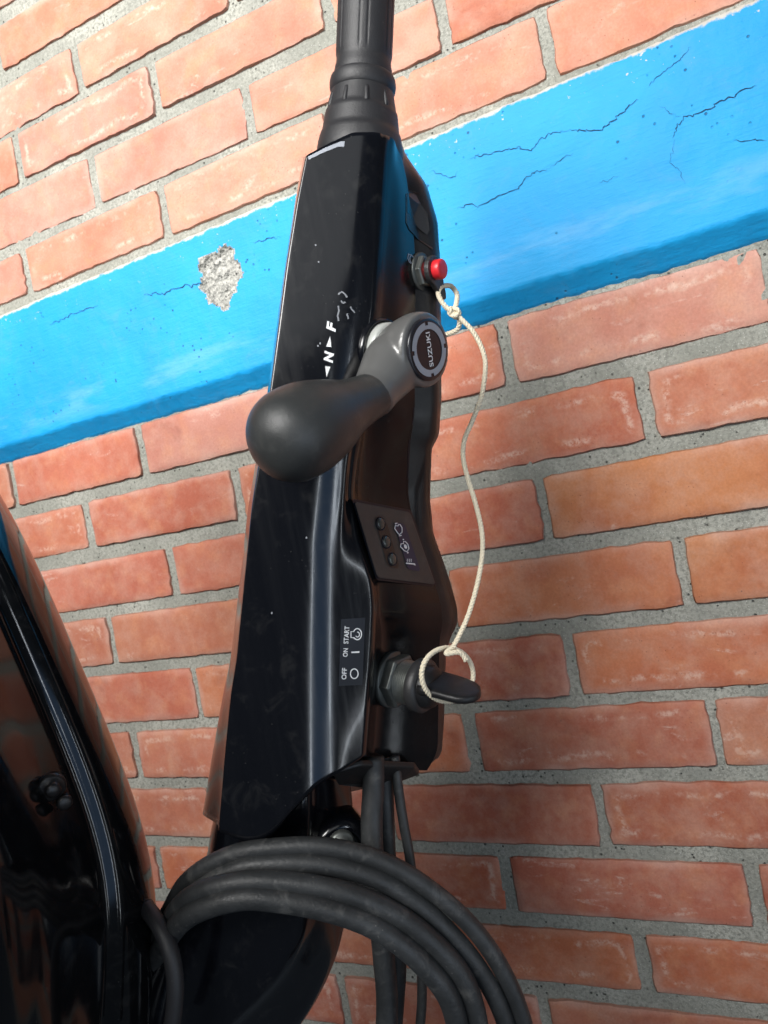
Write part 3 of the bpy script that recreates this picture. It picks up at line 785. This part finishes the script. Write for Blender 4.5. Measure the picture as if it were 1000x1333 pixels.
# silver ring with four notches
upb = HD(-.30, -1, -.15); upb = upb - nL * np.dot(upb, nL); upb /= np.linalg.norm(upb); rtb = np.cross(upb, nL); rtb /= np.linalg.norm(rtb)
if np.dot(rtb, AX[0]) < 0: rtb = -rtb
def bpt(x, y, l): return bd + (rtb * x + upb * y) * K + nL * l * K
for q in range(4):
    a0 = 45 + q * 90
    V = []
    for k in range(15):
        a = math.radians(a0 - 40 + 80 * k / 14)
        V += [bpt(34.5 * math.cos(a), 34.5 * math.sin(a), 5.2), bpt(26 * math.cos(a), 26 * math.sin(a), 5.2)]
    mesh('badge_ring', V, [(2 * i, 2 * i + 1, 2 * i + 3, 2 * i + 2) for i in range(14)], M_GPRINT, lever, smooth=False)
    V = []
    for k in range(15):
        a = math.radians(a0 - 45.5 + 91 * k / 14)
        V += [bpt(30.5 * math.cos(a), 30.5 * math.sin(a), 5.15), bpt(25.8 * math.cos(a), 25.8 * math.sin(a), 5.15)]
    mesh('badge_ring', V, [(2 * i, 2 * i + 1, 2 * i + 3, 2 * i + 2) for i in range(14)], M_GPRINT, lever, smooth=False)
TVt, TF = text_mesh('SUZUKI', .012); sz = TVt.max(0) - TVt.min(0)
mesh('lettering', [bpt(-(p[1] / sz[1]) * 8.0, (p[0] / sz[0]) * 44, 5.4) for p in TVt], TF, M_WHITE, lever, smooth=False)

# knob: bulb closing towards its neck, swung out in front of the arm
kA = H(489, 512.5, -34); kB = H(382, 566, -116); kax = kB - kA; kL = np.linalg.norm(kax) / K
kp = smoothprof([(0, 28), (6, 29), (22, 30), (50, 34.5), (80, 44), (108, 50.5), (132, 53), (155, 51.5), (174, 44), (187, 32), (194, 18), (196.5, 6), (197, 0.3)], 56)
sc_ = (kL + 52) / 197
mesh('lever_knob', *lathe(kA, kax, [(t * sc_ * K, max(r, .05) * (1.0 + .05 * min(1, t / 110)) * K) for t, r in kp], 64), M_KNOB, tiller)

# ---- kill switch
kn = HD(.82, .05, -.57)
k0 = S(549, 354)
def hexprof(A, ax, r, t, ch, seg=6):
    return lathe(A, ax, [(0, r), (t - ch, r), (t, r * .90)], seg)
ks = mesh('kill_switch_nut', *hexprof(k0, kn, 23 * K, 11 * K, 2 * K), M_NUT, tiller, smooth=False); bevel(ks, .0004)
mesh('kill_switch_washer', *lathe(k0 - kn * 3 * K, kn, [(0, 27 * K), (5 * K, 27 * K), (6 * K, 25.5 * K)], 40), M_DKNUT, tiller)
mesh('kill_switch_post', *lathe(k0, kn, [(0, 12.5 * K), (26 * K, 12.5 * K)], 32), M_RED, tiller)
btn = mesh('red_button', *lathe(k0 + kn * 23 * K, kn, [(0, 13.2 * K), (1 * K, 13.8 * K), (11 * K, 13.8 * K), (12.2 * K, 13 * K), (12.8 * K, 11.5 * K), (12.8 * K, 5 * K)], 40), M_RED, tiller)

# ---- ignition switch
ka = HD(.80, .05, -.60)
q0 = S(512, 884)
def Q(l): return q0 + ka * l * K
mesh('switch_washer', *lathe(Q(-5), ka, [(0, 41 * K), (7 * K, 41 * K), (8.5 * K, 39.5 * K)], 48), M_DKNUT, tiller)
sn = mesh('switch_nut', *hexprof(Q(1), ka, 39 * K, 19 * K, 3 * K), M_DKNUT, tiller, smooth=False); bevel(sn, .0006)
th = []
for k in range(9):
    th += [(k * 3.1 * K, 29.5 * K), (k * 3.1 * K + 1.0 * K, 31.2 * K), (k * 3.1 * K + 1.9 * K, 31.2 * K)]
mesh('threaded_barrel', *lathe(Q(16), ka, th, 48), M_NUT, tiller, smooth=True, auto=40)
mesh('switch_cap', *lathe(Q(43), ka, [(0, 35 * K), (2 * K, 38 * K), (12 * K, 38 * K), (16 * K, 35 * K), (17 * K, 30 * K)], 52), M_MATT, tiller)

# ---- twist grip and boot
g0 = H(468.5, 205, 84); g1 = H(481, -95, 64); gax = g1 - g0; gL = np.linalg.norm(gax) / K
gx = HD(0, 0, -1)
def yl(y): return (205 - y) / 300.0 * gL
boot = smoothprof([(yl(222), 52), (yl(214), 57), (yl(205), 61), (yl(190), 59.5), (yl(178), 56.5)], 8) + smoothprof([(yl(177), 55), (yl(160), 52.5), (yl(150), 51)], 6) + smoothprof([(yl(149), 49.5), (yl(132), 46), (yl(122), 44)], 6)
mesh('grip_boot', *lathe(g0, gax, [(t * K, r * K) for t, r in boot], 72), M_RUB, tiller, auto=50)
for a in (-62, -26, 10, 46):
    # raised slots round the boot neck
    aa, bx, by = basis(gax); xx = gx - aa * np.dot(gx, aa); xx /= np.linalg.norm(xx); yy = np.cross(aa, xx)
    d = xx * math.cos(math.radians(a)) + yy * math.sin(math.radians(a))
    P = np.array([g0 + aa * yl(y) * K + d * r * K for y, r in ((150, 46.8), (146, 47.6), (136, 45.2), (130, 43.0))])
    mesh('boot_rib', *tube(crom(P, 8), 3.6 * K, 10), M_RUB, tiller)
ringp = [(yl(112) + 12 * math.cos(t), 42 + 4.6 * math.sin(t)) for t in np.linspace(math.pi, 0, 14)]
ringp = [(yl(112) - 10, 40)] + ringp + [(yl(112) + 10, 40)]
mesh('grip_flange', *lathe(g0, gax, [(t * K, r * K) for t, r in ringp], 72), M_RUB, tiller)
def gmod(th, t):
    y = 205 - t / K / gL * 300
    f = 1.0
    if y < 74:
        k = (math.degrees(th) % 60)
        e = min(abs(k - 8), abs(k - 52))
        if e < 2.6: f -= .030 * (1 - e / 2.6)
        if 74 - y < 8: f += 0
    return f
gp = [(yl(y), r) for y, r in ((118, 40.5), (104, 40.5), (96, 40.8), (90, 40), (84, 38.6), (80, 38.2), (76, 38.6), (72, 39.4))] + [(yl(y), 39.6) for y in range(66, -100, -8)]
mesh('twist_grip', *lathe(g0, gax, [(t * K, r * K) for t, r in gp], 180, gmod, gx), M_RUB, tiller)

# ---- cable outlet under the arm
GPl = [(432, 1010, 40), (470, 1000, 50), (540, 1003, 110), (546, 1012, 130), (520, 1022, 120), (470, 1030, 80), (440, 1026, 60)]
gp_ = mesh('cable_outlet', *prism([H(x, y - 12, z + 4) for x, y, z in GPl], [H(x, y - 3, z) for x, y, z in GPl]), M_SATIN, tiller, smooth=False); bevel(gp_, .0015)

# ================================================================== IGNITION KEY
key = root('ignition_key', Q(58), 'black plastic ignition key in the switch with the cord ring round it', 'key')
mesh('key_bow', *lathe(Q(58), ka, smoothprof([(0, 30 * K), (6 * K, 30 * K), (13 * K, 27 * K), (18 * K, 19 * K), (19.5 * K, 8 * K), (20 * K, .2 * K)], 18), 44), M_KEY, key)
kup = HD(.02, -1, .12); kup = kup - ka * np.dot(kup, ka); kup /= np.linalg.norm(kup); kw = np.cross(ka, kup)
_c, _s = math.cos(.34), math.sin(.34)
if np.dot(kw, AX[2]) > 0: kw = -kw
kup, kw = kup * _c + kw * _s, kw * _c - kup * _s
def paddle():
    # flat blade seen almost edge-on, rounded free end, dished flank
    out = []
    for l, hw, th_ in ((4, 30, 11), (12, 31, 9.5), (22, 31, 8.2), (36, 30.5, 7.6), (52, 29.5, 7.4), (66, 27, 7.2), (75, 21, 6.8), (81, 12, 6.0), (84, 4, 3.4)):
        ringv = []
        for k in range(20):
            a = 2 * math.pi * k / 20; ca, sa = math.cos(a), math.sin(a)
            ringv.append(Q(58 + l) + (kw * math.copysign(abs(ca) ** .5, ca) * hw + kup * (math.copysign(abs(sa) ** .6, sa) * th_ * .95 + 7 - max(0, l - 40) * .12)) * K)
        out.append(ringv)
    V = [v for r in out for v in r]; F = grid_faces(len(out), 20, True) + [tuple(range(20))[::-1], tuple(range(len(V) - 20, len(V)))]
    return V, F
mesh('key_blade_grip', *paddle(), M_KEY, key)

# ================================================================== LANYARD CORD
lan = root('lanyard_cord', H(590, 846, 60), 'cream twisted cord running from the black stop clip down to the ignition key', 'lanyard')
zc = (np.linalg.norm(np.dot(k0 - CAMP, AX[2])) / D0 - 1) * FPX
cp = HD(.15, 1, .05)
# stop clip: forked plate behind the red button with an eye at its tail
c0 = k0 + kn * 15 * K
def clip_outline(n=18):
    d = H(584, 392, 103) - H(566, 350, 75); d -= kn * np.dot(d, kn); d /= np.linalg.norm(d); s = np.cross(kn, d)
    pts = [c0 + (d * (20 * math.cos(a)) + s * (20 * math.sin(a))) * K for a in np.linspace(math.radians(50), math.radians(310), n)]
    pts += [c0 + (d * l + s * w) * K for l, w in ((28, -10), (40, -7), (46, -3), (47, 0), (46, 3), (40, 7), (28, 10))]
    return pts, d
co, cd = clip_outline()
cl = mesh('stop_clip', *prism(co, [p + kn * 8 * K for p in co]), M_MATT, lan, smooth=False); bevel(cl, .0012)
eye = c0 + cd * 38 * K + kn * 4 * K
def zof(p): return (np.dot(p - CAMP, AX[2]) / D0 - 1) * FPX
ze = zof(eye)
CR = 3.5 * K
def cord(name, pts, parent=lan, r=CR):
    P = crom(np.array([H(*p) for p in pts]), max(30, int(len(pts) * 14)))
    return mesh(name, *rope(P, r, 15 * K), M_CORD, parent)
cord('cord_loop', [(590, 407, ze - 12), (579, 398, ze - 12), (571, 384, ze - 10), (573, 375, ze - 8), (580, 372, ze + 6), (588, 373, ze + 10), (595, 383, ze + 4), (594, 396, ze - 6), (590, 407, ze - 10)])
cord('cord_tail', [(590, 405, ze - 10), (598, 416, ze - 8), (596, 428, ze), (585, 434, ze + 12), (568, 438, ze + 30), (545, 440, ze + 40)])
cord('cord_line', [(589, 406, ze - 12), (600, 415, ze - 12), (616, 432, ze - 10), (628, 455, ze - 5), (632, 478, ze), (627, 515, ze), (615, 548, ze), (605, 572, ze), (603, 595, ze), (609, 622, ze - 5),
                   (619, 655, ze - 10), (627, 690, ze - 15), (628, 720, ze - 20), (622, 758, ze - 25), (611, 797, ze - 30), (600, 823, ze - 32), (588, 846, ze - 34)])
# overhand knot
kc = H(591, 407, ze - 12)
kpth = []
for k in range(40):
    t = 2 * math.pi * k / 39
    kpth.append(kc + (AX[0] * (6.2 * math.cos(2 * t) + 1.5 * math.cos(t)) + AX[1] * (6.0 * math.sin(2 * t + .5)) + AX[2] * 5.0 * math.sin(3 * t)) * K)
mesh('cord_knot', *rope(np.array(kpth), CR * .95, 15 * K), M_CORD, lan)
# ring round the key
zk = zof(Q(74))
rp = []
for k in range(49):
    a = math.radians(-75 + 360 * k / 48 + (0 if k < 48 else 0))
    zz = zk - 34 * (-math.cos(a)) * (1 if math.cos(a) < 0 else 0) + 34 * max(0, math.cos(a))
    rp.append((582.5 + 33.5 * math.cos(a), 878.5 + 35 * math.sin(a), zz - 6))
P = crom(np.array([H(*p) for p in rp]), 150)
mesh('cord_ring', *rope(P, CR, 15 * K), M_CORD, lan)
zt = zk - 14
cord('cord_end', [(592, 842, zt), (584, 847, zt - 6), (581, 851, zt - 8), (588, 850, zt - 8), (597, 849, zt - 6), (603, 853, zt - 4), (607, 860, zt - 4)])

# ================================================================== ENGINE COWLING (left edge)
cowl = root('engine_cowling', H(60, 1333, 60), 'gloss black outboard engine cowling at the lower left mirroring the bricks', 'cowling')
c_s = tab((300, -215), (400, -148), (500, -88), (560, -52), (600, -25), (640, 0), (690, 31), (800, 77), (900, 121), (1000, 163), (1090, 194), (1150, 207), (1200, 207), (1280, 204), (1420, 196))
COLS = [(-60, 260), (-14, 150), (0, 90), (-4, 52), (-14, 16), (-30, -12), (-44, -28), (-51, -32), (-57, -33.5), (-62, -36), (-67, -42), (-75, -56), (-100, -94), (-150, -166), (-230, -238), (-420, -310)]
YC = np.linspace(300, 1420, 116)
Gc = np.zeros((len(YC), len(COLS), 3))
for i, y in enumerate(YC):
    f = np.interp(y, (300, 900, 1100, 1200, 1420), (1.0, 1.0, 1.0, 1.04, 1.06))
    lf = np.interp(y, (560, 1120, 1180, 1420), (1, 1, 0, 0))    # groove fades out low down
    for j, (dx, z) in enumerate(COLS):
        z = z
        Gc[i, j] = (c_s(y) + dx * f, y + (0 if j < 6 else min(30, (j - 5) * 4)), z + 20)
Gc = fair(Gc, 90)
GCc = np.array([crom(r, 90) for r in Gc])
mesh('cowl_shell', toH(GCc), grid_faces(*GCc.shape[:2]), M_COWL, cowl)
bz = -74
bn = HD(.55, .1, -.83)
b0 = H(66, 1022, bz + 6)
mesh('cowl_bolt', *lathe(b0, bn, [(0, 17 * K), (8 * K, 17 * K), (11 * K, 14 * K), (11 * K, 9 * K), (16 * K, 9 * K), (19 * K, 6 * K)], 28), M_SATIN, cowl)
b1 = H(83, 1042, bz + 8)
mesh('cowl_bolt', *lathe(b1, bn, [(0, 9 * K), (8 * K, 9 * K), (10 * K, 6 * K)], 20), M_SATIN, cowl)
P = crom(np.array([H(*p) for p in ((190, 1180, 40), (208, 1206, 8), (221, 1236, -8), (228, 1275, -14), (226, 1320, -14), (216, 1370, -10))]), 40)
mesh('rubber_seal', *tube(P, 11 * K, 20), M_RUB, cowl)

# ================================================================== STEERING BRACKET
brk = root('steering_bracket', H(330, 1400, 100), 'curved gloss black steering bracket below the tiller arm behind the cable coil', 'bracket')
b_l = tab((1000, 300), (1075, 276), (1120, 270), (1200, 215), (1333, 150), (1450, 120)); b_f = tab((1000, 402), (1100, 402), (1190, 399), (1215, 394), (1260, 372), (1300, 338), (1333, 302), (1450, 190))
b_r = tab((1000, 455), (1080, 462), (1150, 458), (1190, 452), (1240, 440), (1280, 424), (1320, 402), (1360, 372), (1450, 300))
YB3 = np.linspace(1010, 1450, 60); Gb = []
for y in YB3:
    l, f, r = b_l(y), b_f(y), b_r(y)
    Gb.append([(l + 20, y, 190), (l, y, 140), (l + 6, y, 86), (l + 30, y, 66), ((l + f) / 2, y, 52), (f - 12, y, 46), (f - 4, y, 47), (f + 3, y, 54), (f + 10, y, 68), ((f + r) / 2 + 4, y, 98), (r - 6, y, 128), (r, y, 146), (r - 8, y, 168), (r - 50, y, 196)])
Gb = fair(np.array(Gb, float), 4); GB = np.array([crom(r, 60) for r in Gb])
V = toH(GB); F = grid_faces(*GB.shape[:2]); V.append(H(370, 1010, 120)); F += [(k, k + 1, len(V) - 1) for k in range(GB.shape[1] - 1)]
mesh('bracket_arm', V, F, M_GLOSS, brk)
la = HD(.35, .05, -.94)
mesh('pivot_lug', *lathe(H(434, 1084, 128), la, smoothprof([(0, 46 * K), (30 * K, 46 * K), (48 * K, 43 * K), (56 * K, 36 * K), (57 * K, 26 * K), (50 * K, 22 * K)], 24), 48), M_GLOSS, brk)
pb = mesh('pivot_bolt', *lathe(H(437, 1086, 96), la, [(0, 19 * K), (30 * K, 19 * K), (34 * K, 16 * K), (34 * K, 10 * K), (42 * K, 10 * K), (44 * K, 7 * K)], 24), M_NUT, brk)

# ================================================================== CABLES
def cable(name, pts, r, parent, n=90):
    P = crom(np.array([H(*p) for p in pts]), n); return mesh(name, *tube(P, r * K, 22), M_CAB, parent)
coil = root('cable_coil', H(640, 1333, 0), 'coil of thick black rubber cables looped under the tiller arm', 'cable')
cable('cable_strand', [(176, 1245, 170), (214, 1196, 90), (245, 1146, 22), (300, 1113, 0), (360, 1103, -6), (430, 1103, -8), (500, 1122, -8), (560, 1158, -8), (615, 1207, -4), (655, 1265, 4), (682, 1333, 14), (690, 1400, 30)], 11.8, coil)
cable('cable_strand', [(178, 1262, 165), (216, 1212, 84), (248, 1166, 16), (305, 1132, -8), (360, 1124, -14), (425, 1126, -16), (492, 1144, -14), (548, 1180, -12), (598, 1228, -8), (638, 1285, 0), (662, 1345, 10), (668, 1410, 26)], 12.2, coil)
cable('cable_strand', [(170, 1275, 160), (212, 1212, 60), (248, 1168, -6), (310, 1149, -32), (372, 1149, -36), (440, 1160, -38), (500, 1182, -36), (556, 1220, -32), (602, 1272, -26), (622, 1333, -16), (624, 1400, 0)], 13.6, coil)
cable('cable_strand', [(168, 1296, 155), (210, 1234, 56), (246, 1192, -12), (310, 1170, -42), (370, 1173, -46), (434, 1186, -48), (490, 1208, -46), (540, 1244, -42), (582, 1294, -34), (598, 1350, -22), (600, 1410, -8)], 14.4, coil)
cable('cable_strand', [(400, 1140, 14), (450, 1149, 8), (510, 1165, 2), (555, 1192, -2), (588, 1228, 0), (602, 1262, 8), (606, 1320, 20), (604, 1400, 34)], 12.5, coil)
dc = root('down_cable', H(505, 1333, 90), 'pair of thick black cables dropping straight out of the tiller arm bottom', 'cable')
cable('cable_jacket', [(486, 985, 80), (486, 1030, 78), (484, 1070, 74), (486, 1120, 70), (494, 1190, 70), (500, 1250, 74), (504, 1310, 80), (500, 1400, 90)], 15.5, dc)
cable('cable_jacket', [(500, 985, 116), (501, 1040, 116), (504, 1120, 112), (512, 1190, 104), (517, 1250, 100), (514, 1310, 104), (506, 1400, 112)], 13.5, dc)
dt = root('thin_cable', H(547, 1333, 110), 'thin black cable hanging beside the thick one at the arm bottom', 'cable')
cable('cable_jacket', [(514, 985, 104), (519, 1030, 104), (526, 1075, 104), (534, 1120, 104), (542, 1190, 104), (548, 1250, 106), (549, 1310, 110), (540, 1400, 116)], 7.2, dt)
bpy.context.view_layer.update()
